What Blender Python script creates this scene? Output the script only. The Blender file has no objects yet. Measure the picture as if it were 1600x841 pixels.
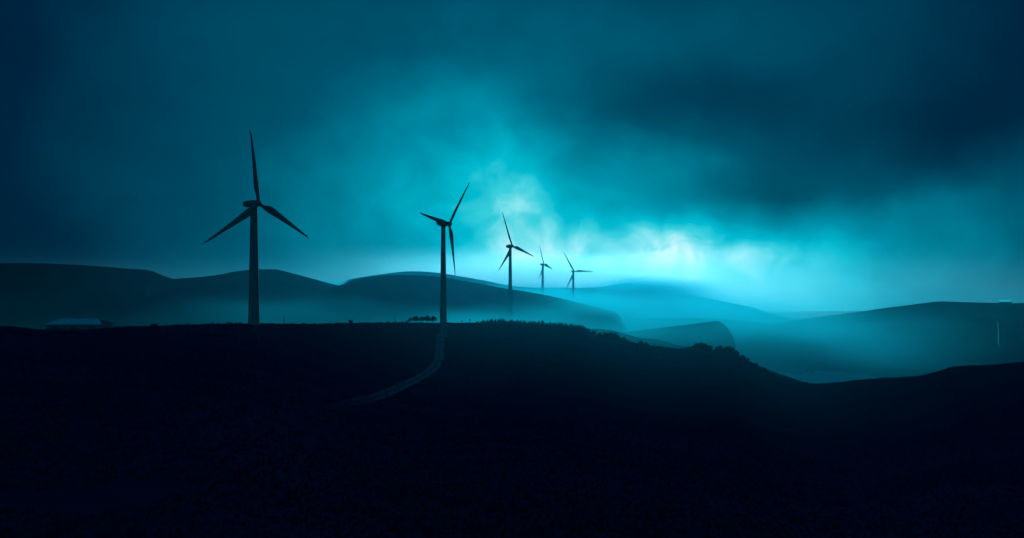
import bpy, bmesh, math, random
import numpy as np
from mathutils import Vector, Matrix, noise as mnoise

random.seed(7)
R = math.radians
scene = bpy.context.scene
COL = scene.collection
F = 2198.0            # focal length in pixels of the 1600 px wide photograph
CX, CY = 800.0, 420.5


def uv(px, py):
    """tangents of azimuth and elevation of a direction"""
    return (px - CX) / F, (CY - py) / F


# ------------------------------------------------------------------ helpers
def link(o, parent=None):
    COL.objects.link(o)
    if parent is not None:
        o.parent = parent
    return o


def mesh_obj(name, verts, faces, mat, parent=None, smooth=True):
    me = bpy.data.meshes.new(name)
    me.from_pydata([tuple(v) for v in verts], [], faces)
    me.update()
    if smooth:
        me.polygons.foreach_set('use_smooth', [True] * len(me.polygons))
    if mat:
        me.materials.append(mat)
    return link(bpy.data.objects.new(name, me), parent)


def tag(o, label=None, cat=None, group=None, kind=None):
    if label: o['label'] = label
    if cat: o['category'] = cat
    if group: o['group'] = group
    if kind: o['kind'] = kind
    return o


def empty(name, loc, rz=0.0):
    o = bpy.data.objects.new(name, None)
    o.empty_display_size = 1.0
    o.location = loc
    o.rotation_euler = (0, 0, rz)
    return link(o)


def copy_tree(src, loc, rz=0.0, scale=(1, 1, 1)):
    c = src.copy(); COL.objects.link(c)
    c.location = loc; c.rotation_euler = (0, 0, rz); c.scale = scale
    for ch in list(src.children):
        d = ch.copy(); COL.objects.link(d); d.parent = c
    return c


def interp(pts, x):
    """smooth (monotone-ish cubic) interpolation through the points"""
    n = len(pts)
    if x <= pts[0][0]: return pts[0][1]
    if x >= pts[-1][0]: return pts[-1][1]
    for i in range(n - 1):
        if pts[i][0] <= x <= pts[i + 1][0]:
            break
    x0, y0 = pts[i]; x1, y1 = pts[i + 1]
    h = x1 - x0
    s = (y1 - y0) / h
    m0 = s if i == 0 else 0.5 * (s + (y0 - pts[i - 1][1]) / (x0 - pts[i - 1][0]))
    m1 = s if i == n - 2 else 0.5 * (s + (pts[i + 2][1] - y1) / (pts[i + 2][0] - x1))
    lim = 3 * abs(s)
    m0 = max(-lim, min(lim, m0)); m1 = max(-lim, min(lim, m1))
    t = (x - x0) / h
    return ((2*t**3 - 3*t*t + 1)*y0 + (t**3 - 2*t*t + t)*h*m0
            + (-2*t**3 + 3*t*t)*y1 + (t**3 - t*t)*h*m1)


def sstep(a, b, x):
    t = max(0.0, min(1.0, (x - a) / (b - a)))
    return t * t * (3 - 2 * t)


def fbm(x, y, s, octv=4, z=0.0):
    v, a, f = 0.0, 1.0, 1.0 / s
    for _ in range(octv):
        v += a * mnoise.noise(Vector((x * f, y * f, z)))
        a *= 0.5; f *= 2.07
    return v


# ------------------------------------------------------------------ materials
def new_mat(name):
    m = bpy.data.materials.new(name)
    m.use_nodes = True
    nt = m.node_tree
    return m, nt, nt.nodes['Principled BSDF']


def noise_mat(name, c0, c1, scale, rough=0.95, bump=0.0, detail=6.0, spec=0.0):
    m, nt, b = new_mat(name)
    tc = nt.nodes.new('ShaderNodeTexCoord')
    n = nt.nodes.new('ShaderNodeTexNoise')
    n.inputs['Scale'].default_value = scale
    n.inputs['Detail'].default_value = detail
    r = nt.nodes.new('ShaderNodeValToRGB')
    r.color_ramp.elements[0].color = (*c0, 1); r.color_ramp.elements[0].position = 0.3
    r.color_ramp.elements[1].color = (*c1, 1); r.color_ramp.elements[1].position = 0.72
    nt.links.new(tc.outputs['Object'], n.inputs['Vector'])
    nt.links.new(n.outputs['Fac'], r.inputs['Fac'])
    nt.links.new(r.outputs['Color'], b.inputs['Base Color'])
    b.inputs['Roughness'].default_value = rough
    b.inputs['Specular IOR Level'].default_value = spec
    if bump:
        bp = nt.nodes.new('ShaderNodeBump')
        bp.inputs['Strength'].default_value = bump
        nt.links.new(n.outputs['Fac'], bp.inputs['Height'])
        nt.links.new(bp.outputs['Normal'], b.inputs['Normal'])
    return m


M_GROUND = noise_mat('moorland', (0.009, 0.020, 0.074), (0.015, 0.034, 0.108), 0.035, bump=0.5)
M_HILL = noise_mat('hill_heath', (0.016, 0.027, 0.050), (0.036, 0.050, 0.082), 0.012, bump=0.3)
M_VALLEY = noise_mat('valley_floor', (0.03, 0.035, 0.035), (0.06, 0.065, 0.06), 0.004)
M_TRACK = noise_mat('gravel', (0.11, 0.13, 0.16), (0.18, 0.20, 0.24), 0.15)
M_LEAF = noise_mat('foliage', (0.02, 0.035, 0.025), (0.05, 0.07, 0.045), 0.8)
M_NEEDLE = noise_mat('needles', (0.016, 0.03, 0.022), (0.04, 0.055, 0.04), 0.8)
M_BARK = noise_mat('bark', (0.03, 0.026, 0.022), (0.07, 0.06, 0.05), 1.5)
M_PAINT = noise_mat('turbine_paint', (0.30, 0.31, 0.32), (0.36, 0.37, 0.38), 0.4, rough=0.55, spec=0.25)
M_BLADE = noise_mat('blade_gelcoat', (0.26, 0.27, 0.28), (0.32, 0.33, 0.34), 0.3, rough=0.5, spec=0.25)


def track_mat():
    m, nt, b = new_mat('worn_track')
    N, L = nt.nodes, nt.links
    at = N.new('ShaderNodeAttribute'); at.attribute_name = 'wear'
    tc = N.new('ShaderNodeTexCoord')
    n = N.new('ShaderNodeTexNoise'); n.inputs['Scale'].default_value = 0.22; n.inputs['Detail'].default_value = 6
    L.new(tc.outputs['Object'], n.inputs['Vector'])
    a = N.new('ShaderNodeMath'); a.operation = 'MULTIPLY_ADD'
    L.new(n.outputs['Fac'], a.inputs[0]); a.inputs[1].default_value = 0.4; a.inputs[2].default_value = -0.2
    q = N.new('ShaderNodeMath'); q.operation = 'ADD'; q.use_clamp = True
    L.new(a.outputs[0], q.inputs[0]); L.new(at.outputs['Fac'], q.inputs[1])
    r = N.new('ShaderNodeValToRGB')
    r.color_ramp.elements[0].color = (0.024, 0.042, 0.10, 1); r.color_ramp.elements[0].position = 0.1
    r.color_ramp.elements[1].color = (0.17, 0.20, 0.27, 1); r.color_ramp.elements[1].position = 0.85
    L.new(q.outputs[0], r.inputs['Fac']); L.new(r.outputs['Color'], b.inputs['Base Color'])
    b.inputs['Roughness'].default_value = 1.0; b.inputs['Specular IOR Level'].default_value = 0.0
    return m


M_TRACK = track_mat()
M_ROOF = noise_mat('roof_sheet', (0.74, 0.76, 0.80), (0.84, 0.86, 0.88), 0.3, rough=0.6)
M_WALL = noise_mat('shed_wall', (0.10, 0.11, 0.14), (0.16, 0.17, 0.20), 0.3)
M_POLE = noise_mat('glowing_pole', (0.7, 0.71, 0.72), (0.8, 0.8, 0.81), 0.6, rough=0.5)
M_GLOW = noise_mat('glow_glass', (0.7, 0.75, 0.78), (0.8, 0.84, 0.86), 0.6, rough=0.4)
for m_, c_, k_ in ((M_GLOW, (0.02, 0.80, 1.0, 1), 0.40), (M_POLE, (0.02, 0.75, 1.0, 1), 0.10)):  # emission added so glazing and mast show as pale streaks; neither is a lamp
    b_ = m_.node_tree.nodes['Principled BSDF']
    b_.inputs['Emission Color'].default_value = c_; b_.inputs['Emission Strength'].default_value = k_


def water_mat():
    m, nt, b = new_mat('lake_water')
    b.inputs['Base Color'].default_value = (0.03, 0.36, 0.50, 1)
    b.inputs['Roughness'].default_value = 0.8
    b.inputs['Specular IOR Level'].default_value = 0.0
    tc = nt.nodes.new('ShaderNodeTexCoord')
    mp = nt.nodes.new('ShaderNodeMapping'); mp.inputs['Scale'].default_value = (0.05, 0.15, 0.1)
    n = nt.nodes.new('ShaderNodeTexNoise'); n.inputs['Scale'].default_value = 1.0
    bp = nt.nodes.new('ShaderNodeBump'); bp.inputs['Strength'].default_value = 0.15
    nt.links.new(tc.outputs['Object'], mp.inputs['Vector'])
    nt.links.new(mp.outputs['Vector'], n.inputs['Vector'])
    nt.links.new(n.outputs['Fac'], bp.inputs['Height'])
    nt.links.new(bp.outputs['Normal'], b.inputs['Normal'])
    return m


M_WATER = water_mat()

# ------------------------------------------------------------------ world
SKY = [
    # (photo x, y, brightness 0..255) : storm clouds with a break low over the hills
    (0, 20, 33), (200, 20, 56), (400, 20, 68), (600, 20, 77), (800, 20, 80), (1000, 20, 74), (1200, 20, 63), (1400, 20, 50), (1600, 20, 34),
    (0, 100, 34), (200, 100, 55), (400, 100, 70), (600, 100, 84), (800, 100, 92), (1000, 100, 78), (1200, 100, 62), (1400, 100, 48), (1600, 100, 34),
    (0, 200, 35), (200, 200, 56), (300, 200, 64), (400, 200, 74), (500, 200, 90), (600, 200, 116), (660, 190, 135), (720, 200, 146), (780, 190, 142), (850, 200, 124), (920, 200, 100), (1000, 200, 82), (1100, 200, 64), (1200, 200, 54), (1400, 200, 44), (1600, 200, 38),
    (0, 270, 35), (200, 270, 58), (400, 270, 80), (500, 270, 106), (600, 270, 140), (700, 270, 166), (760, 260, 178), (830, 270, 180), (900, 270, 140), (960, 270, 138), (1010, 270, 142), (1080, 270, 108), (1150, 270, 84), (1250, 270, 68), (1400, 270, 60), (1500, 270, 58), (1600, 270, 66),
    (0, 330, 33), (200, 330, 58), (400, 330, 84), (500, 330, 112), (600, 330, 146), (680, 330, 172), (740, 330, 198), (790, 340, 214), (840, 335, 215), (880, 320, 168), (950, 320, 152), (1020, 330, 160), (1100, 340, 138), (1180, 345, 128), (1300, 330, 112), (1400, 330, 114), (1500, 330, 104), (1600, 330, 86),
    (0, 390, 29), (200, 390, 54), (300, 390, 70), (400, 390, 88), (500, 390, 112), (600, 390, 142), (680, 390, 174), (740, 390, 205), (800, 390, 226), (880, 380, 232), (950, 390, 244), (1030, 390, 246), (1100, 390, 246), (1160, 390, 232), (1220, 390, 212), (1260, 390, 204), (1320, 390, 164), (1400, 390, 138), (1500, 390, 118), (1600, 390, 92),
    (0, 440, 28), (200, 440, 52), (300, 440, 72), (400, 440, 92), (500, 440, 112), (600, 440, 150), (700, 430, 205), (760, 435, 232), (810, 437, 250), (860, 437, 243), (950, 440, 232), (1030, 440, 232), (1100, 440, 230), (1160, 440, 224), (1230, 420, 188), (1260, 440, 206), (1320, 440, 186), (1400, 440, 146), (1500, 440, 116), (1600, 440, 92),
    (860, 470, 226), (950, 470, 226), (1050, 470, 224), (1150, 465, 214),
    (0, 500, 26), (200, 500, 48), (400, 500, 90), (600, 500, 140), (800, 500, 200), (1000, 500, 205), (1200, 500, 185), (1400, 500, 120), (1600, 500, 80),
    (0, 600, 22), (400, 600, 60), (800, 600, 120), (1200, 600, 110), (1600, 600, 50),
    (-300, 20, 28), (-300, 300, 28), (-300, 500, 22), (1900, 20, 26), (1900, 300, 36), (1900, 500, 44),
    (0, -200, 40), (400, -200, 60), (800, -200, 66), (1200, -200, 54), (1600, -200, 34),
    (0, -500, 38), (800, -500, 46), (1600, -500, 34),
]


def build_world():
    w = bpy.data.worlds.new('World')
    scene.world = w
    w.use_nodes = True
    nt = w.node_tree
    for n in list(nt.nodes): nt.nodes.remove(n)
    N, L = nt.nodes, nt.links

    def val(x):
        return x

    def math_(op, a, b=None, c=None, clamp=False):
        n = N.new('ShaderNodeMath'); n.operation = op; n.use_clamp = clamp
        for i, x in enumerate((a, b, c)):
            if x is None: continue
            if isinstance(x, (int, float)): n.inputs[i].default_value = x
            else: L.new(x, n.inputs[i])
        return n.outputs[0]

    tc = N.new('ShaderNodeTexCoord')
    sep = N.new('ShaderNodeSeparateXYZ')
    L.new(tc.outputs['Generated'], sep.inputs[0])
    x, y, z = sep.outputs
    az = math_('ARCTAN2', x, y)
    el = math_('ARCSINE', z)
    # turbulence that bends the cloud edges
    mp = N.new('ShaderNodeMapping'); mp.inputs['Scale'].default_value = (1, 1, 1.25)
    L.new(tc.outputs['Generated'], mp.inputs['Vector'])
    tn = N.new('ShaderNodeTexNoise'); tn.inputs['Scale'].default_value = 15.0
    tn.inputs['Detail'].default_value = 3.5; tn.inputs['Roughness'].default_value = 0.5
    L.new(mp.outputs['Vector'], tn.inputs['Vector'])
    st = N.new('ShaderNodeSeparateColor'); L.new(tn.outputs['Color'], st.inputs[0])
    wx = math_('MULTIPLY_ADD', math_('SUBTRACT', st.outputs[0], 0.5), 0.052, az)
    wy = math_('MULTIPLY_ADD', math_('SUBTRACT', st.outputs[1], 0.5), 0.036, el)
    # tensor product of Gaussian bumps, weights from the brightness table
    dpx, dpy = 100.0, 54.0
    xs = np.arange(-300, 1901, dpx); ys = np.arange(-500, 640, dpy)
    ys = np.concatenate([np.arange(-500, -60, 150.0), np.arange(0, 640, dpy)])
    ax = np.array([math.atan((p - CX) / F) for p in xs]); ey = np.array([math.atan((CY - p) / F) for p in ys])
    sx = 1.0 * (dpx / F); sy = np.where(ys < -60, 1.0 * 150 / F, 1.0 * (dpy / F))
    base = 0.13

    def row(pa, pe):
        gx = np.exp(-((pa - ax) / sx) ** 2); gy = np.exp(-((pe - ey) / sy) ** 2)
        return np.outer(gy, gx).ravel()
    A, T = [], []
    for px, py, g in SKY:
        A.append(row(math.atan((px - CX) / F), math.atan((CY - py) / F))); T.append((g * (0.90 + 0.10 * sstep(0, 500, px)) if g < 130 else g) / 255.0 - base)
    A = np.array(A); T = np.array(T)
    # smoothness between neighbouring weights
    ny, nx = len(ys), len(xs)
    reg = []
    for j in range(ny):
        for i in range(nx):
            k = j * nx + i
            if 0 < i < nx - 1:
                r = np.zeros(ny * nx); r[k] = -2; r[k - 1] = 1; r[k + 1] = 1; reg.append(r * 0.12)
            if 0 < j < ny - 1:
                r = np.zeros(ny * nx); r[k] = -2; r[k - nx] = 1; r[k + nx] = 1; reg.append(r * 0.12)
            r = np.zeros(ny * nx); r[k] = 0.01; reg.append(r)
    W = np.linalg.lstsq(np.vstack([A, np.array(reg)]), np.concatenate([T, np.zeros(len(reg))]), rcond=None)[0].reshape(ny, nx)

    def gauss(s, c, sig):
        d = math_('MULTIPLY', math_('SUBTRACT', s, float(c)), 1.0 / float(sig))
        return math_('EXPONENT', math_('MULTIPLY', math_('MULTIPLY', d, d), -1.0))
    gxs = [gauss(wx, c, sx) for c in ax]
    gys = [gauss(wy, c, s) for c, s in zip(ey, sy)]
    total = base
    for j in range(ny):
        acc = 0.0
        for i in range(nx):
            acc = math_('MULTIPLY_ADD', gxs[i], float(W[j, i]), acc)
        total = math_('MULTIPLY_ADD', gys[j], acc, total)
    bk = N.new('ShaderNodeMapRange'); bk.interpolation_type = 'SMOOTHSTEP'
    L.new(y, bk.inputs['Value']); bk.inputs['From Min'].default_value = 0.3; bk.inputs['From Max'].default_value = -0.6
    total = math_('MULTIPLY_ADD', bk.outputs[0], 0.11, total)      # added unseen brightening behind the viewer, lifts the camera-facing sides
    # wispy modulation, strongest where the cloud is bright
    n2 = N.new('ShaderNodeTexNoise'); n2.inputs['Scale'].default_value = 11.0
    n2.inputs['Detail'].default_value = 4.0; n2.inputs['Roughness'].default_value = 0.52
    n2.inputs['Distortion'].default_value = 0.4
    L.new(mp.outputs['Vector'], n2.inputs['Vector'])
    mod = math_('MULTIPLY_ADD', math_('SUBTRACT', n2.outputs['Fac'], 0.5), 0.24, 1.0)
    n3 = N.new('ShaderNodeTexNoise'); n3.inputs['Scale'].default_value = 26.0
    n3.inputs['Detail'].default_value = 5.0; n3.inputs['Distortion'].default_value = 0.8
    L.new(mp.outputs['Vector'], n3.inputs['Vector'])
    mod = math_('ADD', mod, math_('MULTIPLY', math_('SUBTRACT', n3.outputs['Fac'], 0.5), math_('MULTIPLY', total, 0.50)))
    t = math_('MULTIPLY', total, mod)
    t = math_('MAXIMUM', t, 0.05)
    ramp = N.new('ShaderNodeValToRGB')
    L.new(t, ramp.inputs['Fac'])
    cr = ramp.color_ramp

    def lin(c):
        c /= 255.0
        return c / 12.92 if c <= 0.04045 else ((c + 0.055) / 1.055) ** 2.4
    stops = [(0, (0, 0, 14)), (35, (0, 35, 62)), (80, (0, 80, 106)), (140, (0, 140, 166)), (185, (0, 184, 206)), (205, (56, 205, 220)), (230, (138, 232, 240)), (253, (224, 252, 252))]
    while len(cr.elements) < len(stops): cr.elements.new(0.5)
    for e, (p, c) in zip(cr.elements, stops):
        e.position = p / 255.0; e.color = (*[lin(v) for v in c], 1)
    cr.interpolation = 'LINEAR'
    # faint clear-sky light above the cloud, tinted by the blue dusk
    sky = N.new('ShaderNodeTexSky'); sky.sky_type = 'NISHITA'; sky.sun_disc = False
    sky.sun_elevation = SUN_EL; sky.sun_rotation = SUN_AZ
    sky.altitude = 300
    tint = N.new('ShaderNodeVectorMath'); tint.operation = 'MULTIPLY'
    L.new(sky.outputs['Color'], tint.inputs[0]); tint.inputs[1].default_value = (0.0, 0.006, 0.02)
    b1 = N.new('ShaderNodeBackground'); L.new(ramp.outputs['Color'], b1.inputs['Color']); b1.inputs['Strength'].default_value = 1.0
    b2 = N.new('ShaderNodeBackground'); L.new(tint.outputs[0], b2.inputs['Color']); b2.inputs['Strength'].default_value = 0.05
    add = N.new('ShaderNodeAddShader'); L.new(b1.outputs[0], add.inputs[0]); L.new(b2.outputs[0], add.inputs[1])
    out = N.new('ShaderNodeOutputWorld')
    L.new(add.outputs[0], out.inputs['Surface'])
    # haze in the air: thin everywhere over the valley, thinning out with height
    if HAZE > 0:
        g = N.new('ShaderNodeNewGeometry')
        sp = N.new('ShaderNodeSeparateXYZ'); L.new(g.outputs['Position'], sp.inputs[0])
        X, Y, Z = sp.outputs

        def ramp_(v, a, b):
            m = N.new('ShaderNodeMapRange'); m.interpolation_type = 'SMOOTHSTEP'
            L.new(v, m.inputs['Value']); m.inputs['From Min'].default_value = a; m.inputs['From Max'].default_value = b
            return m.outputs[0]
        d = math_('MULTIPLY', ramp_(Y, 220, 1000), ramp_(Y, 3300, 2600))
        d = math_('MULTIPLY', d, ramp_(Z, 45, -25))
        d = math_('MULTIPLY', d, HAZE)
        d = math_('MULTIPLY', d, math_('ADD', math_('MULTIPLY', ramp_(X, -600, 0), 0.86), 0.14))
        d = math_('MULTIPLY', d, math_('ADD', math_('MULTIPLY', ramp_(X, 520, 60), 0.9), 0.1))
        vs = N.new('ShaderNodeVolumeScatter')
        vs.inputs['Color'].default_value = (0.03, 0.68, 1.0, 1)
        vs.inputs['Anisotropy'].default_value = 0.8
        L.new(d, vs.inputs['Density'])
        ab = N.new('ShaderNodeVolumeAbsorption'); ab.inputs['Color'].default_value = (0.03, 0.68, 1.0, 1)
        L.new(d, ab.inputs['Density'])
        ad = N.new('ShaderNodeAddShader'); L.new(vs.outputs[0], ad.inputs[0]); L.new(ab.outputs[0], ad.inputs[1])
        L.new(ad.outputs[0], out.inputs['Volume'])
        w.cycles.volume_step_size = 90.0
    w.cycles.sampling_method = 'MANUAL'
    w.cycles.sample_map_resolution = 1024


SUN_EL, SUN_AZ = R(4.8), R(5.0)
HAZE = 0.00023
build_world()

sun = bpy.data.lights.new('sun', 'SUN')
sun.energy = 0.5; sun.angle = R(14); sun.color = (0.26, 0.86, 1.0)
so = link(bpy.data.objects.new('sun', sun))
sd = Vector((math.sin(SUN_AZ) * math.cos(SUN_EL), math.cos(SUN_AZ) * math.cos(SUN_EL), math.sin(SUN_EL)))
so.rotation_euler = sd.to_track_quat('Z', 'Y').to_euler()
so.location = sd * 500

# ------------------------------------------------------------------ near ridge
CREST = [(-900, 520), (-200, 512), (0, 510), (40, 513), (70, 516), (130, 516), (165, 513), (200, 511), (250, 510), (300, 508), (390, 506), (440, 507),
         (500, 507), (540, 506), (600, 505), (680, 505), (740, 505), (800, 506), (860, 509), (910, 514), (935, 526), (955, 527), (985, 535),
         (1030, 543), (1075, 546), (1108, 547), (1130, 550), (1148, 553), (1160, 559), (1180, 571), (1200, 582), (1215, 588), (1240, 595),
         (1265, 601), (1285, 601), (1310, 599), (1345, 595), (1370, 593), (1440, 589), (1470, 581), (1490, 575), (1540, 573), (1600, 568), (1900, 556), (2600, 550)]
DIST = [(-900, 480), (0, 500), (390, 572), (520, 640), (690, 830), (900, 860), (1050, 820), (1160, 800), (1270, 740), (1400, 640), (1600, 560), (2600, 500)]


def ground_z(X, Y):
    Yc = max(Y, 60.0)
    px = CX + F * max(-0.75, min(0.75, X / Yc))
    dc = interp(DIST, px)
    zc = (CY - interp(CREST, px)) / F * dc
    zn = -17.0
    t = (Yc - 60.0) / (dc - 60.0)
    sag = 12.0 * sstep(300, 690, px) + 4.0
    if t <= 1.0:
        z = zn + (zc - zn) * t - sag * 4 * t * (1 - t)
    else:
        q = Yc - dc
        slope0 = (zc - zn) / (dc - 60) + sag * 4 / (dc - 60)
        z = zc + slope0 * 8 * (1 - math.exp(-q / 8.0)) - 0.22 * q * q / (q + 40.0)
    amp = sstep(20, 120, Yc)
    edge = math.exp(-((t - 1) * 14) ** 2)
    z += amp * (1 - 0.85 * edge) * 0.6 * fbm(X, Y, 90.0, 4)
    z += amp * 0.22 * fbm(X, Y, 7.0, 3, 5.0)
    return max(z, -175.0)


def build_ground():
    us = [-0.62 + 1.24 * i / 640 for i in range(641)]
    ds = []
    d = -60.0
    while d < 1250:
        ds.append(d)
        d += 6.0 if d < 60 else max(3.0, d * 0.0125) if d < 900 else 18.0
    verts, faces = [], []
    for d in ds:
        for u in us:
            X = u * (max(d, 0) + 90.0)
            verts.append((X, d, ground_z(X, d)))
    n = len(us)
    for j in range(len(ds) - 1):
        for i in range(n - 1):
            a = j * n + i
            faces.append((a, a + 1, a + n + 1, a + n))
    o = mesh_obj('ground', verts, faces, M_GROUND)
    tag(o, 'dark moorland ridge sloping away in the foreground', None, None, 'structure')


build_ground()

def build_grass():
    r_ = random.Random(5)
    v, f = [], []
    for k in range(36000):
        d = 72.0 * (900.0 / 72.0) ** r_.random()
        u = r_.uniform(-0.40, 0.40)
        X = u * d
        px = CX + F * u
        if d > interp(DIST, px) + 4: continue
        if fbm(X, d, 26.0, 2, 9.0) < -0.5: continue
        z = ground_z(X, d) - 0.06
        h = r_.uniform(.2, .5) * (1 + d / 700.0); w = h * r_.uniform(.7, 1.3)
        for b in range(4):
            a = r_.uniform(0, 6.283); c, s = math.cos(a), math.sin(a)
            l = r_.uniform(.2, .9) * w
            q = len(v)
            ox, oy = r_.uniform(-.5, .5) * w, r_.uniform(-.5, .5) * w
            v += [(X + ox - s * .22 * w, d + oy + c * .22 * w, z), (X + ox + s * .22 * w, d + oy - c * .22 * w, z),
                  (X + ox + c * l * .6, d + oy + s * l * .6, z + h * r_.uniform(.7, 1.1)), ]
            f.append((q, q + 1, q + 2))
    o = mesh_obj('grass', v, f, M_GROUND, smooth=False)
    tag(o, 'rough dark tussock grass covering the ridge', 'grass', None, 'stuff')


build_grass()

# valley floor to the horizon
vs_, fs_ = [], []
gx = [-30000, -6000, -2000, 0, 2000, 6000, 30000]; gy = [-3000, 600, 1500, 4000, 9000, 40000]
for yy in gy:
    for xx in gx: vs_.append((xx, yy, -180.0 if yy < 4500 else -270.0 if yy < 10000 else -1250.0))
for j in range(len(gy) - 1):
    for i in range(len(gx) - 1):
        a = j * len(gx) + i; fs_.append((a, a + 1, a + len(gx) + 1, a + len(gx)))
tag(mesh_obj('valley', vs_, fs_, M_VALLEY), 'low valley floor beyond the ridge', None, None, 'structure')


# ------------------------------------------------------------------ hills behind
def hill(label, crest, dist, zbase, front, back, rough=1.0, mat=None, seed=0.0, step=5.0, edge=40.0):
    """A ridge whose skyline runs through the crest points; its face falls towards the viewer over FRONT metres."""
    x0, x1 = crest[0][0], crest[-1][0]
    n = int((x1 - x0) / step) + 1
    rows = [(-1.0 + k / 22.0) for k in range(22)] + [k / 12.0 for k in range(13)]
    verts, faces = [], []
    for r in rows:
        for i in range(n):
            px = x0 + (x1 - x0) * i / (n - 1)
            D = interp(dist, px) if isinstance(dist, list) else dist
            u, e = uv(px, interp(crest, px))
            zc = e * D
            fade = sstep(0, edge, px - x0) * sstep(0, edge, x1 - px)
            zc = zbase + (zc - zbase) * fade
            if r <= 0:
                k = -r
                s = 1 - k ** 1.35 if k > 0 else 1.0
                s = (1 - k) * (1 - k) * (1 + 2 * k) * 0.6 + 0.4 * s
                d = D - k * front
            else:
                k = r
                s = (1 - k) * (1 - k) * (1 + 2 * k)
                d = D + k * back
            X = u * D + (u * (d - D)) * 1.0
            h = (zc - zbase)
            z = zbase + h * s
            w = 1 - math.exp(-(r * 5) ** 2)
            z += rough * (0.15 + 0.85 * w) * min(1, h / 20.0) * (2.2 * fbm(X, d, 160.0, 4, seed) + 0.5 * fbm(X, d, 25.0, 3, seed + 3))
            verts.append((X, d, z))
    for j in range(len(rows) - 1):
        for i in range(n - 1):
            a = j * n + i; faces.append((a, a + 1, a + n + 1, a + n))
    o = mesh_obj('hill', verts, faces, mat or M_HILL)
    return tag(o, label, None, None, 'structure')


hill('long flat dark hill at the far left', [(-700, 425), (-300, 412), (0, 411), (50, 411), (100, 413), (150, 416), (200, 420), (235, 423), (258, 432), (280, 438), (330, 452), (420, 480)], 1900, -90, 900, 900, seed=1)
hill('rounded hill behind the largest turbine', [(170, 470), (230, 446), (275, 436), (300, 434), (340, 430), (370, 424), (400, 421), (430, 421), (460, 428), (490, 436), (520, 444), (545, 449), (620, 466), (720, 490)], 1750, -90, 850, 800, seed=2)
hill('broad misty hill behind the tall slim turbine', [(470, 470), (510, 451), (537, 444), (548, 439), (565, 435), (600, 431), (640, 430), (690, 433), (730, 440), (780, 449), (830, 457), (870, 465), (920, 478), (1000, 500)], 1480, -80, 560, 700, seed=3)
hill('pale farther ridge running down to the bright horizon', [(440, 455), (560, 434), (600, 428), (640, 424), (680, 426), (720, 432), (760, 439), (800, 447), (850, 450), (900, 450), (940, 448), (965, 444), (985, 442), (1010, 447), (1060, 458), (1140, 474), (1280, 505)], 2620, -110, 500, 900, seed=4, edge=110)
hill('hazy ridge at the right horizon', [(1150, 520), (1250, 500), (1340, 488), (1380, 482), (1420, 477), (1470, 471), (1500, 472), (1600, 474), (1800, 470), (2300, 480)], 2100, -130, 500, 700, seed=5)
hill('dark wooded slope below the right ridge', [(1050, 540), (1150, 518), (1240, 502), (1340, 496), (1400, 496), (1500, 495), (1600, 501), (1800, 498), (2300, 510)], 1850, -125, 420, 500, seed=6)
hill('lighter ridge spur just behind the near crest', [(840, 530), (900, 516), (930, 514), (960, 517), (985, 524), (1000, 528), (1025, 530), (1050, 537), (1075, 543), (1108, 546), (1148, 556), (1200, 580), (1300, 620)], 1020, -110, 150, 300, rough=0.7, seed=7, step=3)
hill('small steep knoll half lost in mist', [(780, 520), (830, 500), (870, 493), (885, 491), (900, 492), (920, 497), (930, 501), (934, 510), (945, 530), (990, 560)], 1400, -100, 60, 240, rough=1.0, seed=8, step=2.0, edge=10)
hill('rounded cliff headland rising from the mist', [(900, 545), (950, 524), (1000, 516), (1060, 509), (1095, 505), (1112, 502.5), (1122, 502), (1130, 506), (1137, 513), (1143, 522), (1147, 532), (1149, 546), (1154, 570), (1190, 610)], 1230, -110, 90, 240, rough=1.0, seed=9, step=1.5, edge=10)
hill('soft misty slope behind the headland', [(860, 530), (910, 508), (960, 500), (1030, 497), (1100, 498), (1170, 503), (1260, 515), (1400, 540)], 1750, -110, 300, 400, rough=1.0, seed=14)

# lake in the dip
lake = []
for k in range(120):
    a = 2 * math.pi * k / 120
    k_ = 1 + 0.55 * mnoise.noise(Vector((math.cos(a) * 2.3, math.sin(a) * 2.3, 1.7))) + 0.22 * mnoise.noise(Vector((math.cos(a) * 7, math.sin(a) * 7, 4)))
    lake.append((300 + 88 * math.cos(a) * k_, 1265 + 185 * math.sin(a) * k_, -106.0))
tag(mesh_obj('water', lake, [tuple(range(120))], M_WATER, smooth=False), 'pale lake in the dip beyond the ridge', None, None, 'structure')
hill('low bank under the lake', [(1000, 590), (1100, 588), (1250, 580), (1350, 578), (1500, 575), (1700, 570)], 1500, -140, 300, 300, rough=0.3, seed=12)

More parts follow.
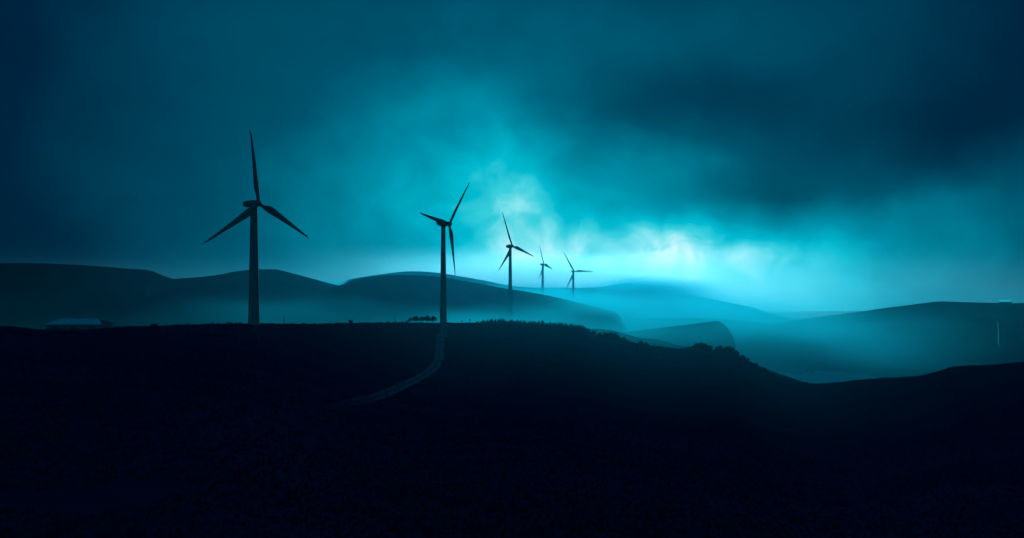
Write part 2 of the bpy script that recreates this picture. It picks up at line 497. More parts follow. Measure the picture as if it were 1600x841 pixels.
# ------------------------------------------------------------------ mist
def mist_mat(name, dens, z0, z1, y0, y1, scale, aniso=0.72, xa=None, thr=(0.35, 0.65), roll=60.0, top=-8.0, far=None, mist_r=0.02):
    m = bpy.data.materials.new(name); m.use_nodes = True
    nt = m.node_tree; N, L = nt.nodes, nt.links
    for n in list(N): N.remove(n)

    def math_(op, a, b):
        n = N.new('ShaderNodeMath'); n.operation = op
        for i, x in enumerate((a, b)):
            if isinstance(x, (int, float)): n.inputs[i].default_value = x
            else: L.new(x, n.inputs[i])
        return n.outputs[0]

    def mr(v, a, b, c=0.0, d=1.0):
        q = N.new('ShaderNodeMapRange'); q.interpolation_type = 'SMOOTHSTEP'
        L.new(v, q.inputs['Value'])
        for k, x in zip(('From Min', 'From Max', 'To Min', 'To Max'), (a, b, c, d)): q.inputs[k].default_value = x
        return q.outputs[0]
    g = N.new('ShaderNodeNewGeometry')
    sp = N.new('ShaderNodeSeparateXYZ'); L.new(g.outputs['Position'], sp.inputs[0])
    mp = N.new('ShaderNodeMapping'); mp.inputs['Scale'].default_value = (1.0 / scale, 1.0 / (scale * 1.3), 1.0 / (scale * 0.25))
    L.new(g.outputs['Position'], mp.inputs['Vector'])
    nz = N.new('ShaderNodeTexNoise'); nz.inputs['Scale'].default_value = 1.0; nz.inputs['Detail'].default_value = 3.0
    L.new(mp.outputs['Vector'], nz.inputs['Vector'])
    # the top of the mist rolls up and down
    zz = math_('SUBTRACT', sp.outputs[2], math_('MULTIPLY', math_('SUBTRACT', nz.outputs['Fac'], 0.5), roll))
    d = math_('MULTIPLY', mr(zz, z1, z0), mr(sp.outputs[1], y0, y0 + 200))
    d = math_('MULTIPLY', d, mr(sp.outputs[2], top, top - 8.0))
    d = math_('MULTIPLY', d, mr(sp.outputs[1], y1, y1 - 300))
    d = math_('MULTIPLY', d, mr(nz.outputs['Fac'], thr[0], thr[1], 0.10, 1.8))
    if far:
        d = math_('MULTIPLY', d, mr(sp.outputs[1], 1650, 2350, 1.0, far))
    if xa:
        d = math_('MULTIPLY', d, mr(sp.outputs[0], xa[0], xa[1], xa[2], 1.0))
        d = math_('MULTIPLY', d, mr(sp.outputs[0], xa[3], xa[4], 1.0, xa[5]))
    d = math_('MULTIPLY', d, dens)
    v = N.new('ShaderNodeVolumeScatter')
    v.inputs['Color'].default_value = (mist_r, 0.85 if mist_r < .2 else 0.98, 1.0, 1)
    v.inputs['Anisotropy'].default_value = aniso
    L.new(d, v.inputs['Density'])
    ab = N.new('ShaderNodeVolumeAbsorption'); ab.inputs['Color'].default_value = v.inputs['Color'].default_value
    L.new(d, ab.inputs['Density'])
    ad = N.new('ShaderNodeAddShader'); L.new(v.outputs[0], ad.inputs[0]); L.new(ab.outputs[0], ad.inputs[1])
    out = N.new('ShaderNodeOutputMaterial'); L.new(ad.outputs[0], out.inputs['Volume'])
    m.cycles.volume_step_rate = 0.15
    return m


def box(name, lo, hi, mat):
    v = [(x, y, z) for x in (lo[0], hi[0]) for y in (lo[1], hi[1]) for z in (lo[2], hi[2])]
    f = [(0, 1, 3, 2), (4, 6, 7, 5), (0, 4, 5, 1), (2, 3, 7, 6), (0, 2, 6, 4), (1, 5, 7, 3)]
    return mesh_obj(name, v, f, mat, smooth=False)


M_MIST = mist_mat('valley_mist', 0.0074, -60, -20, 880, 2900, 340.0, aniso=0.8, xa=(-480, 20, 0.035, 70, 380, 0.006), roll=70.0, far=4.0, thr=(0.41, 0.60))
tag(box('mist', (-1500, 880, -140), (1500, 2900, -8), M_MIST), 'pale mist lying in the valley between the ridge and the hills', 'mist', None, 'stuff')

M_BANK = mist_mat('far_mist', 0.0014, -90, 62, 2750, 7600, 700.0, aniso=0.85, mist_r=0.8, xa=(-620, 150, 0.03, 260, 850, 0.02), roll=110.0, top=130.0, thr=(0.2, 0.7))
tag(box('mist', (-3500, 2750, -179), (3500, 7600, 130), M_BANK), 'glowing bank of mist closing the view along the horizon', 'mist', None, 'stuff')


# ------------------------------------------------------------------ turbines
def ring_loft(sections, n=20, cap=True):
    """sections: list of lists of points"""
    v, f = [], []
    for s in sections: v += s
    m = len(sections[0])
    for j in range(len(sections) - 1):
        for i in range(m):
            a = j * m + i; b = j * m + (i + 1) % m
            f.append((a, b, b + m, a + m))
    if cap:
        f.append(tuple(range(m - 1, -1, -1))); k = (len(sections) - 1) * m
        f.append(tuple(range(k, k + m)))
    return v, f


def blade_mesh(Rb, curl=0.0, flex=0.5, chordscale=1.0):
    """along +Z, chord along X, rotor axis (front) along -Y"""
    st = [(0.03, .66, .66, 0), (0.09, .68, .66, 0), (0.14, 1.1, .66, .10), (0.20, 1.48, .50, .22), (0.27, 1.46, .36, .24), (0.40, 1.18, .24, .20),
          (0.55, .92, .16, .15), (0.70, .70, .11, .11), (0.85, .50, .075, .07), (0.95, .33, .045, .04), (0.985, .22, .03, .02), (1.0, .05, .012, 0)]
    secs = []
    for r, hc, ht, off in st:
        hc *= chordscale; off = off * 2 * chordscale
        tw = R(16) * (1 - min(1, r * 1.3)) if r > .1 else R(14)
        pts = []
        bend = 0.0
        if curl: bend = curl * sstep(.955, 1.0, r)
        round_ = max(0.0, 1 - max(0, r - .09) / .11)
        for k in range(20):
            a = 2 * math.pi * k / 20
            c, s = math.cos(a), math.sin(a)
            thick = ht * (s * round_ + (1 - round_) * s * (0.62 + 0.38 * c if c < 0 else 0.62 + 0.38 * c))
            xx = hc * c - off; yy = thick
            # flat back edge tapers: c=-1 trailing
            pts.append((xx * math.cos(tw) - yy * math.sin(tw), xx * math.sin(tw) + yy * math.cos(tw) + bend + flex * r * r, r * Rb))
        secs.append(pts)
    return ring_loft(secs)


def lathe_y(profile, n=24):
    """profile of (y, radius) turned about the Y axis"""
    return ring_loft([[(r * math.cos(2*math.pi*k/n), y, r * math.sin(2*math.pi*k/n)) for k in range(n)] for y, r in profile])


def solve_rotor(tips, hub):
    """orientation of a three-bladed rotor from the tips as seen: u, v (in-plane) and n (axis to the front), in world axes"""
    P = [Vector((t[0] - hub[0], -(t[1] - hub[1]))) for t in tips]
    a = sum((P[k] * math.cos(2*math.pi*k/3) for k in range(3)), Vector((0, 0))) * (2/3)
    b = sum((P[k] * math.sin(2*math.pi*k/3) for k in range(3)), Vector((0, 0))) * (2/3)
    A, B, C = a.length_squared, b.length_squared, a.dot(b)
    # (R2-A)(R2-B)=C^2
    R2 = 0.5 * (A + B + math.sqrt((A - B) ** 2 + 4 * C * C))
    az_ = math.sqrt(max(0, R2 - A)); bz_ = math.sqrt(max(0, R2 - B))
    if -C < 0: bz_ = -bz_
    best = None
    for sg in (1, -1):
        u = Vector((a.x, sg * az_, a.y)).normalized()
        v = Vector((b.x, sg * bz_, b.y)).normalized()
        n = u.cross(v)
        if n.y > 0: n = -n          # front faces the viewer
        if best is None or n.x > best[2].x: best = (u, v, n)
    return best + (math.sqrt(R2),)


RB = 30.0
TURB = [
    dict(hub=(403, 321.5), tips=[(391.5, 203), (484, 373), (320, 379)], base=506.5, w=(11.0, 18.0), label='large dark wind turbine on the left of the ridge with bent blade tips', curl=-0.9, flex=1.6),
    dict(hub=(699, 351), tips=[(734.5, 284.5), (711.5, 431), (657, 333)], base=523, w=(6.6, 11.5), label='tall slim wind turbine at the end of the pale track, rotor seen almost side on', curl=0, over=3.8),
    dict(hub=(798, 387), tips=[(785, 331), (835, 401), (779.5, 422)], base=480, w=(4.2, 6.8), label='medium wind turbine left of the two smallest, its foot in the mist', curl=0, over=2.1),
    dict(hub=(850, 411), tips=[(843, 383.5), (863, 421), (842, 436)], base=466, w=(3.2, 4.4), label='smallest wind turbine, narrow rotor, second from the right', curl=0, over=1.9, chord=1.5),
    dict(hub=(895.5, 423), tips=[(881, 394.5), (927.5, 424.5), (883.5, 454)], base=478, w=(3.0, 4.2), label='rightmost wind turbine with one blade pointing straight right', curl=0),
]


def turbine(t):
    u, v, n, Rpx = solve_rotor(t['tips'], t['hub'])
    D = RB * F / Rpx
    # refine yaw, tilt, phase and distance so that the tips (with the blades' flex) fall where the photo shows them
    flex = t.get('flex', 0.3)

    def frame(p):
        yaw, tl, ph = p[0], p[1], p[2]
        nh_ = Vector((math.sin(yaw), -math.cos(yaw), 0))
        n_ = (nh_ * math.cos(tl) + Vector((0, 0, math.sin(tl)))).normalized()
        e1 = Vector((0, 0, 1)) - n_ * n_.z; e1.normalize(); e2 = e1.cross(n_)
        return nh_, n_, e1 * math.cos(ph) + e2 * math.sin(ph), -e1 * math.sin(ph) + e2 * math.cos(ph)

    def resid(p):
        nh_, n_, u_, v_ = frame(p)
        D_ = p[3]
        hub_ = Vector((uv(p[4], 0)[0] * D_, D_, uv(0, p[5])[1] * D_))
        out = [(p[4] - t['hub'][0]) * .6, (p[5] - t['hub'][1]) * .6, math.degrees(p[1] - R(4)) * .15]
        for k in range(3):
            q_ = hub_ + (u_ * math.cos(2*math.pi*k/3) + v_ * math.sin(2*math.pi*k/3)) * RB - n_ * flex
            out += [CX + F * q_.x / q_.y - t['tips'][k][0], CY - F * q_.z / q_.y - t['tips'][k][1]]
        return np.array(out)
    best = None
    for ph0 in np.arange(0, 6.28, 0.35):
        p = np.array([math.atan2(n.x, -n.y), R(4), ph0, D, t['hub'][0], t['hub'][1]])
        st = np.array([1e-4, 1e-4, 1e-4, .1, .01, .01]); lam = 1e-2
        r0 = resid(p)
        for _ in range(40):
            J = np.array([(resid(p + np.eye(6)[k] * st[k]) - r0) / st[k] for k in range(6)]).T
            A_ = J.T @ J
            dp = np.linalg.solve(A_ + lam * np.diag(np.diag(A_)) + 1e-9 * np.eye(6), -J.T @ r0)
            r1 = resid(p + dp)
            if r1 @ r1 < r0 @ r0 and abs(p[0] + dp[0] - math.atan2(n.x, -n.y)) < 0.6 and 0.8 < (p[3] + dp[3]) / D < 1.25: p = p + dp; r0 = r1; lam *= .4
            else: lam *= 4
        if best is None or r0 @ r0 < best[0]: best = (r0 @ r0, p)
    p = best[1]
    nh, n2, u, v = frame(p)
    want = p[1]; D = p[3]
    hu, he = uv(p[4], p[5])
    hub = Vector((hu * D, D, he * D))
    print('TURBINE err %.1f yaw %.0f tilt %.1f D %.0f hub %.1f %.1f' % (best[0], math.degrees(p[0]), math.degrees(p[1]), D, p[4], p[5]))
    over = t.get('over', 3.1)
    tx = hub - nh * over
    r_top = t['w'][0] * 0.5 * D / F; r_bot = t['w'][1] * 0.5 * D / F
    base_z = uv(0, t['base'])[1] * tx.y
    H = hub.z - 1.35 - base_z
    root = empty('wind_turbine', (tx.x, tx.y, base_z), math.atan2(nh.x, -nh.y))
    root.rotation_euler = (0, 0, math.atan2(-nh.x, nh.y) + math.pi)
    tag(root, t['label'], 'wind turbine', 'wind turbines along the misty ridge')
    bpy.context.view_layer.update()
    inv = (Matrix.Translation(root.location) @ root.rotation_euler.to_matrix().to_4x4()).inverted()
    # tower
    ns = 40
    secs = []
    prof = [(-6.0, r_bot * 1.03), (0.0, r_bot), (0.35, r_bot)] + [(H * k / 10, r_bot + (r_top - r_bot) * (k / 10) ** 0.9) for k in range(1, 11)]
    for z, r in prof:
        secs.append([(r * math.cos(2*math.pi*k/ns), r * math.sin(2*math.pi*k/ns), z) for k in range(ns)])
    vv, ff = ring_loft(secs)
    mesh_obj('tower', vv, ff, M_PAINT, root)
    # local frame: front of the turbine is local -Y
    # nacelle: rounded box, drooping a little at the back
    ncs = []
    kf = (over - 1.35) / 1.75; kr = 1.0 if t['curl'] else 0.62
    for y, hw, zt, zb in [(-1.75, .95, .95, -.95), (-1.5, 1.15, 1.2, -1.2), (-.6, 1.4, 1.45, -1.45), (.8, 1.5, 1.6, -1.5), (2.6, 1.45, 1.6, -1.35), (4.6, 1.35, 1.55, -1.0), (5.9, 1.2, 1.35, -.6), (6.3, .8, 1.0, -.2)]:
        y *= kf if y < 0 else kr
        pts = []
        for k in range(24):
            a = 2 * math.pi * k / 24
            c, s = math.cos(a), math.sin(a)
            c = math.copysign(abs(c) ** 0.6, c); s = math.copysign(abs(s) ** 0.6, s)
            pts.append((hw * c, y, (zt + zb) / 2 + (zt - zb) / 2 * s))
        ncs.append(pts)
    vv, ff = ring_loft(ncs)
    loc_hub = inv @ hub
    nac = mesh_obj('nacelle', vv, ff, M_PAINT, root)
    nac.location = (0, 0, H + 1.35)
    nac.rotation_euler = (-want, 0, 0)
    # collar under the nacelle
    vv, ff = ring_loft([[(r * math.cos(2*math.pi*k/ns), r * math.sin(2*math.pi*k/ns), z) for k in range(ns)] for z, r in ((-.3, r_top * 1.0 + .06), (.25, r_top + .12))])
    yr = mesh_obj('yaw_ring', vv, ff, M_PAINT, root); yr.location = (0, 0, H)
    # hub
    Rm = Matrix((u.cross(n2), -n2, u)).transposed()   # columns: X, Y, Z
    vv, ff = lathe_y([(1.35, .9), (1.1, 1.12), (.3, 1.2), (-.5, 1.12), (-1.1, .85), (-1.5, .5), (-1.68, .12)])
    hb = mesh_obj('hub', vv, ff, M_PAINT, root)
    hb.matrix_local = inv @ (Matrix.Translation(hub) @ Rm.to_4x4())
    vv, ff = blade_mesh(RB, -t['curl'], t.get('flex', 0.3), t.get('chord', 1.0))
    first = None
    for k in range(3):
        z_ = (u * math.cos(2*math.pi*k/3) + v * math.sin(2*math.pi*k/3)).normalized()
        y_ = -n2
        x_ = y_.cross(z_).normalized()
        if first is None:
            b = first = mesh_obj('blade', vv, ff, M_BLADE, root)
        else:
            b = first.copy(); COL.objects.link(b); b.parent = root
        b.matrix_local = inv @ (Matrix.Translation(hub) @ Matrix((x_, y_, z_)).transposed().to_4x4())
    return root


for t in TURB: turbine(t)


# ------------------------------------------------------------------ track
def build_track():
    ctr = [(506, 640), (530, 634), (560, 628), (590, 620), (620, 608), (645, 597), (664, 586), (680, 574), (686, 560), (687, 545), (688, 532), (688.5, 523)]

    def hit(px, py):
        u, e = uv(px, py)
        d = 90.0
        while d < 900:
            if ground_z(u * d, d) >= e * d: break
            d += 1.5
        return Vector((u * d, d, 0))
    P = [hit(*c) for c in ctr]
    # resample
    pts = []
    for i in range(len(P) - 1):
        n = max(2, int((P[i + 1] - P[i]).length / 4))
        for k in range(n): pts.append(P[i].lerp(P[i + 1], k / n))
    pts.append(P[-1])
    for _ in range(12):
        pts = [pts[0]] + [(pts[i - 1] + pts[i] * 2 + pts[i + 1]) / 4 for i in range(1, len(pts) - 1)] + [pts[-1]]
    v, f, wear = [], [], []
    n = len(pts)
    prof = ((-1, 0.0), (-.8, .55), (-.55, 1.0), (-.3, .75), (0, .5), (.3, .75), (.55, 1.0), (.8, .55), (1, 0.0))
    m = len(prof)
    for i, p in enumerate(pts):
        tdir = (pts[min(n - 1, i + 1)] - pts[max(0, i - 1)]).normalized()
        s = Vector((tdir.y, -tdir.x, 0))
        w = 2.4 + 0.4 * mnoise.noise(Vector((i * 0.21, 0, 0)))
        w *= 0.5 + 0.5 * sstep(0, 12, i)
        f_ = 0.15 + 0.85 * sstep(0, n * 0.45, i)
        for q, k in prof:
            a = p + s * w * (q + 0.05 * mnoise.noise(Vector((i * 0.37, q, 4))))
            v.append((a.x, a.y, ground_z(a.x, a.y) + 0.2 - 0.12 * abs(q)))
            wear.append(k * f_)
    for i in range(n - 1):
        for k in range(m - 1):
            a = i * m + k; f.append((a, a + 1, a + m + 1, a + m))
    o = mesh_obj('path', v, f, M_TRACK)
    o.data.attributes.new('wear', 'FLOAT', 'POINT').data.foreach_set('value', wear)
    tag(o, 'pale gravel track curving up to the slim turbine', None, None, 'structure')


build_track()


# ------------------------------------------------------------------ trees
def leaf_crown(n, rx, rz, zc, size, seed, clumps=9):
    rnd = random.Random(seed)
    cl = []
    for _ in range(clumps):
        while True:
            p = Vector((rnd.uniform(-1, 1), rnd.uniform(-1, 1), rnd.uniform(-1, 1)))
            if p.length < 1: break
        cl.append((Vector((p.x * rx * .75, p.y * rx * .75, zc + p.z * rz * .7)), rnd.uniform(.3, .5)))
    v, f = [], []
    for _ in range(n):
        c, r = rnd.choice(cl)
        d = Vector((rnd.gauss(0, 1), rnd.gauss(0, 1), rnd.gauss(0, 1))).normalized() * (rnd.random() ** 0.4) * r * rx
        p = c + d
        a = Vector((rnd.gauss(0, 1), rnd.gauss(0, 1), rnd.gauss(0, 1))).normalized()
        b = a.cross(Vector((rnd.gauss(0, 1), rnd.gauss(0, 1), rnd.gauss(0, 1)))).normalized()
        s = size * rnd.uniform(.6, 1.3)
        k = len(v)
        v += [p - a * s, p + b * s * .6, p + a * s, p - b * s * .6]
        f.append((k, k + 1, k + 2, k + 3))
    return v, f


def trunk_mesh(h, r, limbs, seed):
    rnd = random.Random(seed)
    v, f = [], []

    def tube(p0, p1, r0, r1):
        d = (p1 - p0).normalized(); a = d.orthogonal().normalized(); b = d.cross(a)
        k = len(v)
        for p, rr in ((p0, r0), ((p0 + p1) / 2 + a * rr_(r0), (r0 + r1) / 2), (p1, r1)):
            for i in range(7):
                t = 2 * math.pi * i / 7
                v.append(p + a * rr * math.cos(t) + b * rr * math.sin(t))
        for j in range(2):
            for i in range(7):
                f.append((k + j*7 + i, k + j*7 + (i + 1) % 7, k + j*7 + 7 + (i + 1) % 7, k + j*7 + 7 + i))

    def rr_(x): return rnd.uniform(-.6, .6) * x
    top = Vector((rnd.uniform(-.1, .1) * h, rnd.uniform(-.1, .1) * h, h))
    tube(Vector((0, 0, -1.0)), top, r, r * .35)
    for _ in range(limbs):
        t = rnd.uniform(.4, .95); a = rnd.uniform(0, 6.28)
        p = top * t
        tube(p, p + Vector((math.cos(a) * h * .4, math.sin(a) * h * .4, h * rnd.uniform(.15, .4))), r * .4, r * .1)
    return v, f


def conifer_crown(h, r, seed):
    rnd = random.Random(seed)
    v, f = [], []
    n = 13
    for i in range(n):
        t = i / (n - 1)
        z = h * (0.1 + 0.9 * t)
        rr = r * (1 - t) ** .85 + .05
        m = int(12 - 6 * t)
        for k in range(m):
            a = 2 * math.pi * (k + rnd.random()) / m
            l = rr * rnd.uniform(.6, 1.2)
            d = Vector((math.cos(a), math.sin(a), 0)); s = Vector((-math.sin(a), math.cos(a), 0))
            p0 = Vector((0, 0, z + .08 * h)); tip = d * l + Vector((0, 0, z - l * rnd.uniform(.15, .5)))
            mid = p0.lerp(tip, .55)
            q = len(v)
            v += [p0, mid + s * l * .26, tip, mid - s * l * .26, mid + Vector((0, 0, -.16 * l))]
            f += [(q, q + 1, q + 2, q + 3), (q, q + 1, q + 4), (q + 3, q, q + 4), (q + 1, q + 2, q + 4), (q + 2, q + 3, q + 4)]
    return v, f


protos = {}


def plant(kind, loc, scale, rz, label, cat, group=None):
    name = {'b': 'broadleaf_tree', 'c': 'conifer_tree', 's': 'bush', 'p': 'cypress_tree', 'u': 'umbrella_tree'}[kind[0]]
    if kind not in protos:
        root = empty(name, (0, 0, 0))
        sd_ = sum(map(ord, kind))
        if kind[0] == 'b':
            tv, tf = trunk_mesh(2.6, .2, 5, sd_); cv, cf = leaf_crown(760, 2.3, 2.2, 2.6, .26, sd_, 13); cm = M_LEAF
        elif kind[0] == 'u':
            tv, tf = trunk_mesh(2.9, .13, 5, sd_); cv, cf = leaf_crown(420, 1.7, .8, 3.5, .2, sd_, 9); cm = M_LEAF
        elif kind[0] == 'c':
            tv, tf = trunk_mesh(3.4, .12, 0, sd_); cv, cf = conifer_crown(4.0, 1.0, sd_); cm = M_NEEDLE
        elif kind[0] == 'p':
            tv, tf = trunk_mesh(4.4, .12, 0, sd_); cv, cf = conifer_crown(5.2, .6, sd_); cm = M_NEEDLE
        else:
            tv, tf = trunk_mesh(.8, .1, 4, sd_); cv, cf = leaf_crown(460, 1.5, .9, .75, .2, sd_, 9); cm = M_LEAF
        mesh_obj('trunk', tv, tf, M_BARK, root)
        mesh_obj('crown', cv, cf, cm, root, smooth=False)
        protos[kind] = root
        o = root
        o.location = loc; o.rotation_euler = (0, 0, rz); o.scale = scale
    else:
        o = copy_tree(protos[kind], loc, rz, scale)
    for k in ('label', 'category', 'group'):
        if k in o: del o[k]
    tag(o, label, cat, group)
    return o


def on_crest(px, back=2.0):
    d = interp(DIST, px) + back
    u = (px - CX) / F
    return Vector((u * d, d, ground_z(u * d, d)))


def put(kind, px, hpx, label, cat, group=None, back=2.0, wide=1.0, nat=None, sink=0.0):
    p = on_crest(px, back)
    nat = nat or {'b': 4.9, 'c': 4.0, 's': 1.6, 'p': 5.2, 'u': 4.3}[kind[0]]
    s = hpx * p.y / F / nat
    s *= 1.0 + sink
    p.z -= 0.15 * s + sink * nat * s
    return plant(kind, p, (s * wide, s * wide, s), random.uniform(0, 6.28), label, cat, group)


rnd = random.Random(21)
# clump left of the slim turbine
for px, h, w, lab in [(641, 8, 1.1, 'small dark tree at the left end of the clump beside the slim turbine'),
                      (650, 11, 1.35, 'rounded dark tree left of centre in the clump beside the slim turbine'),
                      (659, 9.5, 1.3, 'dark tree in the middle of the clump beside the slim turbine'),
                      (668, 11.5, 1.35, 'tallest rounded tree in the clump beside the slim turbine'),
                      (677, 11, 1.3, 'dark tree closest to the slim turbine on its left')]:
    put('b' + str(int(px) % 3), px, h, lab, 'tree', 'tree clump beside the slim turbine', 3, w)
put('p', 617.5, 11, 'thin pointed tree standing alone on the crest left of the tree clump', 'tree')
for px, h in [(625, 3.5), (629, 5), (633, 5), (637, 6)]:
    put('c' + str(int(px) % 3), px, h, 'tiny pointed conifer between the lone thin tree and the tree clump', 'tree', 'conifers between the thin tree and the clump', 2)
put('u', 722, 5, 'faint small tree on the crest, left of a pair', 'tree', None, 20)
put('u', 734, 6, 'small round-headed tree on the crest, right of a pair', 'tree', None, 16)
put('s1', 548, 5, 'low rounded dark bush on the crest midway between the two big turbines', 'bush')
for px, h in [(516, 4), (526, 5.5)]:
    put('c' + str(int(px) % 3), px, h, 'tiny pointed conifer on the crest left of the low rounded bush', 'tree', 'conifers left of the low bush')
put('s2', 241, 4.5, 'small leaning bush alone on the crest left of the largest turbine', 'bush', None, 2, 1.3)
# conifer belt
for row in range(2):
    x = 744.0
    while x < 922:
        k = sstep(740, 765, x) * (1.0 if x < 872 else 0.85)
        hump = 0.5 + 0.5 * math.sin((x - 748) / 40.0) if x < 790 else 0.55 + 0.5 * mnoise.noise(Vector((x * 0.035, 3, 0)))
        h = (4.2 + 4.0 * hump + rnd.uniform(-1.2, 1.6)) * (0.5 + 0.5 * k) - 1.2 * row
        put('c' + str(rnd.randrange(4)), x, max(2.5, h), 'small dark conifer in the dense belt along the crest right of the slim turbine', 'tree', 'conifer belt along the crest', rnd.uniform(-1, 8) - 9 * row, rnd.uniform(0.95, 1.7))
        x += rnd.uniform(1.2, 3.0)
# scrub on the falling ridge
for px, h, w in [(928, 4, 1.3), (937, 5, 1.2), (946, 6, 1.2), (953, 7, 1.1), (960, 6.5, 1.2), (967, 6, 1.2), (975, 4.5, 1.3), (1001, 5, 1.2), (1010, 4, 1.2), (1076, 4, 1.2), (1083, 7, 1.1), (1089, 8.5, 1.1), (1095, 9, 1.1), (1101, 8, 1.1), (1107, 6.5, 1.1), (1120, 5, 1.2), (1126, 7, 1.1), (1132, 8, 1.1), (1138, 8.5, 1.1), (1144, 7, 1.1), (1151, 5, 1.2), (1160, 4, 1.2), (1168, 5, 1.1), (1181, 4, 1.2), (1196, 5, 1.1), (1209, 3.5, 1.2), (1226, 3, 1.2)]:
    put('b' + str(rnd.randrange(3)), px + rnd.uniform(-.8, .8), 1.4 * h + rnd.uniform(-.8, .8), 'dark rounded scrub bush on the crest falling away to the right', 'bush', 'scrub on the falling crest', rnd.uniform(-2, 3), w * rnd.uniform(.95, 1.25), sink=0.28)
x = 925.0
while x < 1262:
    put('s' + str(rnd.randrange(3)), x, rnd.uniform(1.2, 3.0), 'tiny low shrub on the crest falling away to the right', 'bush', 'low shrubs along the falling crest', rnd.uniform(-3, 3), rnd.uniform(1.0, 1.7))
    x += rnd.uniform(4, 9)
# tiny shrubs roughening the crest on the left
x = 262.0
while x < 640:
    if abs(x - 397) > 12 and abs(x - 443) > 3:
        put('s' + str(rnd.randrange(3)), x, rnd.uniform(1.0, 2.4), 'tiny low shrub on the crest around the largest turbine', 'bush', 'low shrubs along the left crest', rnd.uniform(-3, 3), rnd.uniform(1.0, 1.8))
    x += rnd.uniform(5, 13)

# bare post on the crest
p = on_crest(443.5, -2)
hh = 15 * p.y / F
v = []; f = []
secs = []
for z, dx, r in [(-.5, .0, .16), (0, 0, .16), (hh * .45, .05, .14), (hh * .8, 0.0, .12), (hh * .9, -.12, .11), (hh, -.45, .07)]:
    secs.append([(dx + r * math.cos(2*math.pi*k/8), r * math.sin(2*math.pi*k/8), z) for k in range(8)])
v, f = ring_loft(secs)
root = empty('bare_tree', (p.x, p.y, p.z))
mesh_obj('trunk', v, f, M_BARK, root)
v, f = ring_loft([[(.05 + t * .55 + r * math.cos(2*math.pi*k/6), r * math.sin(2*math.pi*k/6), hh * .5 + t * 1.0) for k in range(6)] for t, r in ((0, .07), (.5, .05), (1, .02))])
mesh_obj('branch', v, f, M_BARK, root)
tag(root, 'thin bare leafless stem standing on the crest right of the largest turbine', 'tree')


# ------------------------------------------------------------------ shed at the far left
def shed():
    d = 900.0
    x0, x1 = uv(72, 0)[0] * d, uv(158, 0)[0] * d
    zt, ze, zb = uv(0, 499.5)[1] * d, uv(0, 507)[1] * d, uv(0, 519)[1] * d
    cx = (x0 + x1) / 2; L_ = (x1 - x0)
    root = empty('farm_shed', (cx, d, zb))
    tag(root, 'long low shed with a pale sheet roof below the left hill', 'shed')
    h = ze - zb; rg = zt - zb; dep = 26.0
    a, b = -L_ / 2, L_ / 2
    v = [(a, 0, -4), (b, 0, -4), (b, dep, -4), (a, dep, -4), (a, 0, h), (b, 0, h), (b, dep, h), (a, dep, h), (a + 7, dep / 2, rg - .5), (b - 7, dep / 2, rg - .5)]
    f = [(0, 1, 5, 4), (2, 3, 7, 6), (1, 2, 6, 9, 5), (3, 0, 4, 8, 7)]
    mesh_obj('wall', v, f, M_WALL, root, smooth=False)
    o = .7
    v = []
    for (y, z) in ((-o, h - .15), (dep / 2, rg), (dep + o, h - .15), (dep + o, h + .1), (dep / 2, rg + .25), (-o, h + .1)):
        v.append((a - o + (6 if y > 1 and y < dep else 0), y, z))
    for (y, z) in ((-o, h - .15), (dep / 2, rg), (dep + o, h - .15), (dep + o, h + .1), (dep / 2, rg + .25), (-o, h + .1)):
        v.append((b + o - (6 if y > 1 and y < dep else 0), y, z))
    f = [(i, (i + 1) % 6, (i + 1) % 6 + 6, i + 6) for i in range(6)] + [(5, 4, 3, 2, 1, 0), (6, 7, 8, 9, 10, 11)]
    mesh_obj('roof', v, f, M_ROOF, root, smooth=False)
    for k in range(3):
        dx = a + L_ * (k + .5) / 3
        m = mesh_obj('door', [(dx - 2, -.06, -4), (dx + 2, -.06, -4), (dx + 2, -.06, h * .8), (dx - 2, -.06, h * .8)], [(0, 1, 2, 3)], M_BARK, root, smooth=False)


shed()


# ------------------------------------------------------------------ far right: mast and greenhouse, both given an added glow
def mast():
    d = 1560.0
    u, e = uv(1559.5, 520.5)
    h = 18.5 / F * d
    root = empty('mast', (u * d, d, e * d))
    tag(root, 'thin pale mast with an added glow on the dark slope at the far right', 'mast')
    secs = []
    for z, dx, r in [(-14, .3, .6), (0, .3, .55), (h * .5, .0, .45), (h * .85, -.4, .4), (h * .96, -.9, .35), (h, -1.8, .3)]:
        secs.append([(dx + r * math.cos(2*math.pi*k/10), r * math.sin(2*math.pi*k/10), z) for k in range(10)])
    v, f = ring_loft(secs)
    mesh_obj('pole', v, f, M_POLE, root)


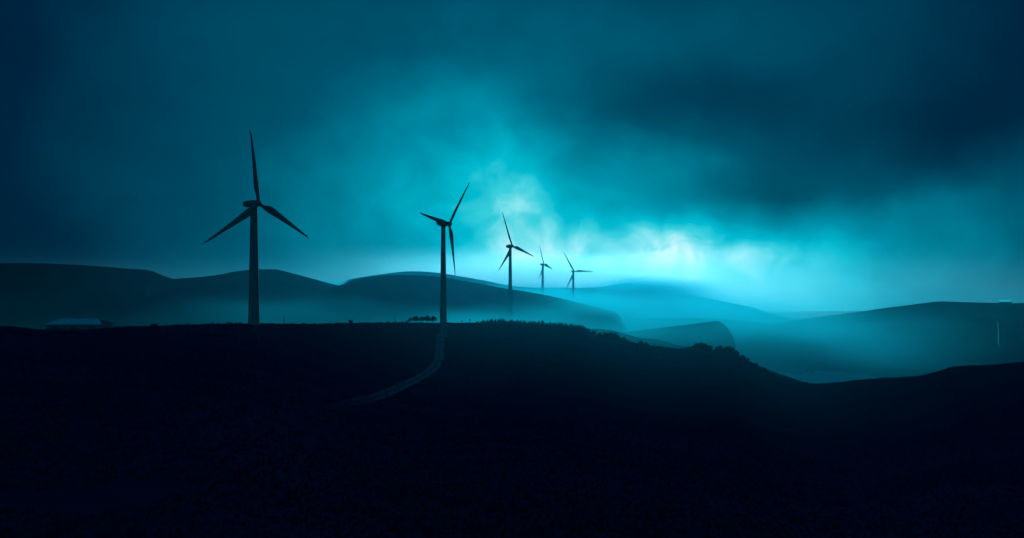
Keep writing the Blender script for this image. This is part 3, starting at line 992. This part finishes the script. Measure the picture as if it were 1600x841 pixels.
mast()


def greenhouse():
    d = 2060.0
    u, e = uv(1572.5, 471.3)
    root = empty('greenhouse', (u * d, d, e * d))
    tag(root, 'tiny long greenhouse with an added glow on the right skyline above the mast', 'greenhouse')
    a, b, dep, h, rg = -8.0, 8.0, 7.0, 1.5, 2.5
    v = [(a, 0, -8), (b, 0, -8), (b, dep, -8), (a, dep, -8), (a, 0, -.6), (b, 0, -.6), (b, dep, -.6), (a, dep, -.6)]
    mesh_obj('wall', v, [(0, 1, 5, 4), (2, 3, 7, 6), (1, 2, 6, 5), (3, 0, 4, 7), (4, 5, 6, 7)], M_WALL, root, smooth=False)
    v, f = [], []
    nb = 8
    for k in range(nb):      # glazed bays with a gap for each rib
        x0 = a + (b - a) * k / nb + .12; x1 = a + (b - a) * (k + 1) / nb - .12
        q = len(v)
        v += [(x0, .1, -.58), (x1, .1, -.58), (x1, .1, h), (x0, .1, h), (x1, dep / 2, rg), (x0, dep / 2, rg), (x1, dep - .1, h), (x0, dep - .1, h), (x1, dep - .1, -.58), (x0, dep - .1, -.58)]
        f += [(q, q + 1, q + 2, q + 3), (q + 3, q + 2, q + 4, q + 5), (q + 5, q + 4, q + 6, q + 7), (q + 7, q + 6, q + 8, q + 9)]
    mesh_obj('glazing', v, f, M_GLOW, root, smooth=False)


greenhouse()

# ------------------------------------------------------------------ camera and render
cam = bpy.data.cameras.new('camera')
cam.sensor_fit = 'HORIZONTAL'; cam.sensor_width = 36.0
cam.lens = 36.0 * F / 1600.0
cam.clip_start = 0.5; cam.clip_end = 100000
co = link(bpy.data.objects.new('camera', cam))
co.location = (0, 0, 0); co.rotation_euler = (R(90), 0, 0)
scene.camera = co
scene.view_settings.view_transform = 'Standard'
scene.view_settings.look = 'None'
scene.view_settings.exposure = 0
cy = scene.cycles
cy.use_denoising = True
cy.max_bounces = 6
cy.diffuse_bounces = 2
cy.volume_bounces = 1
cy.volume_max_steps = 32
cy.volume_preview_step_rate = 1
cy.volume_step_rate = 1
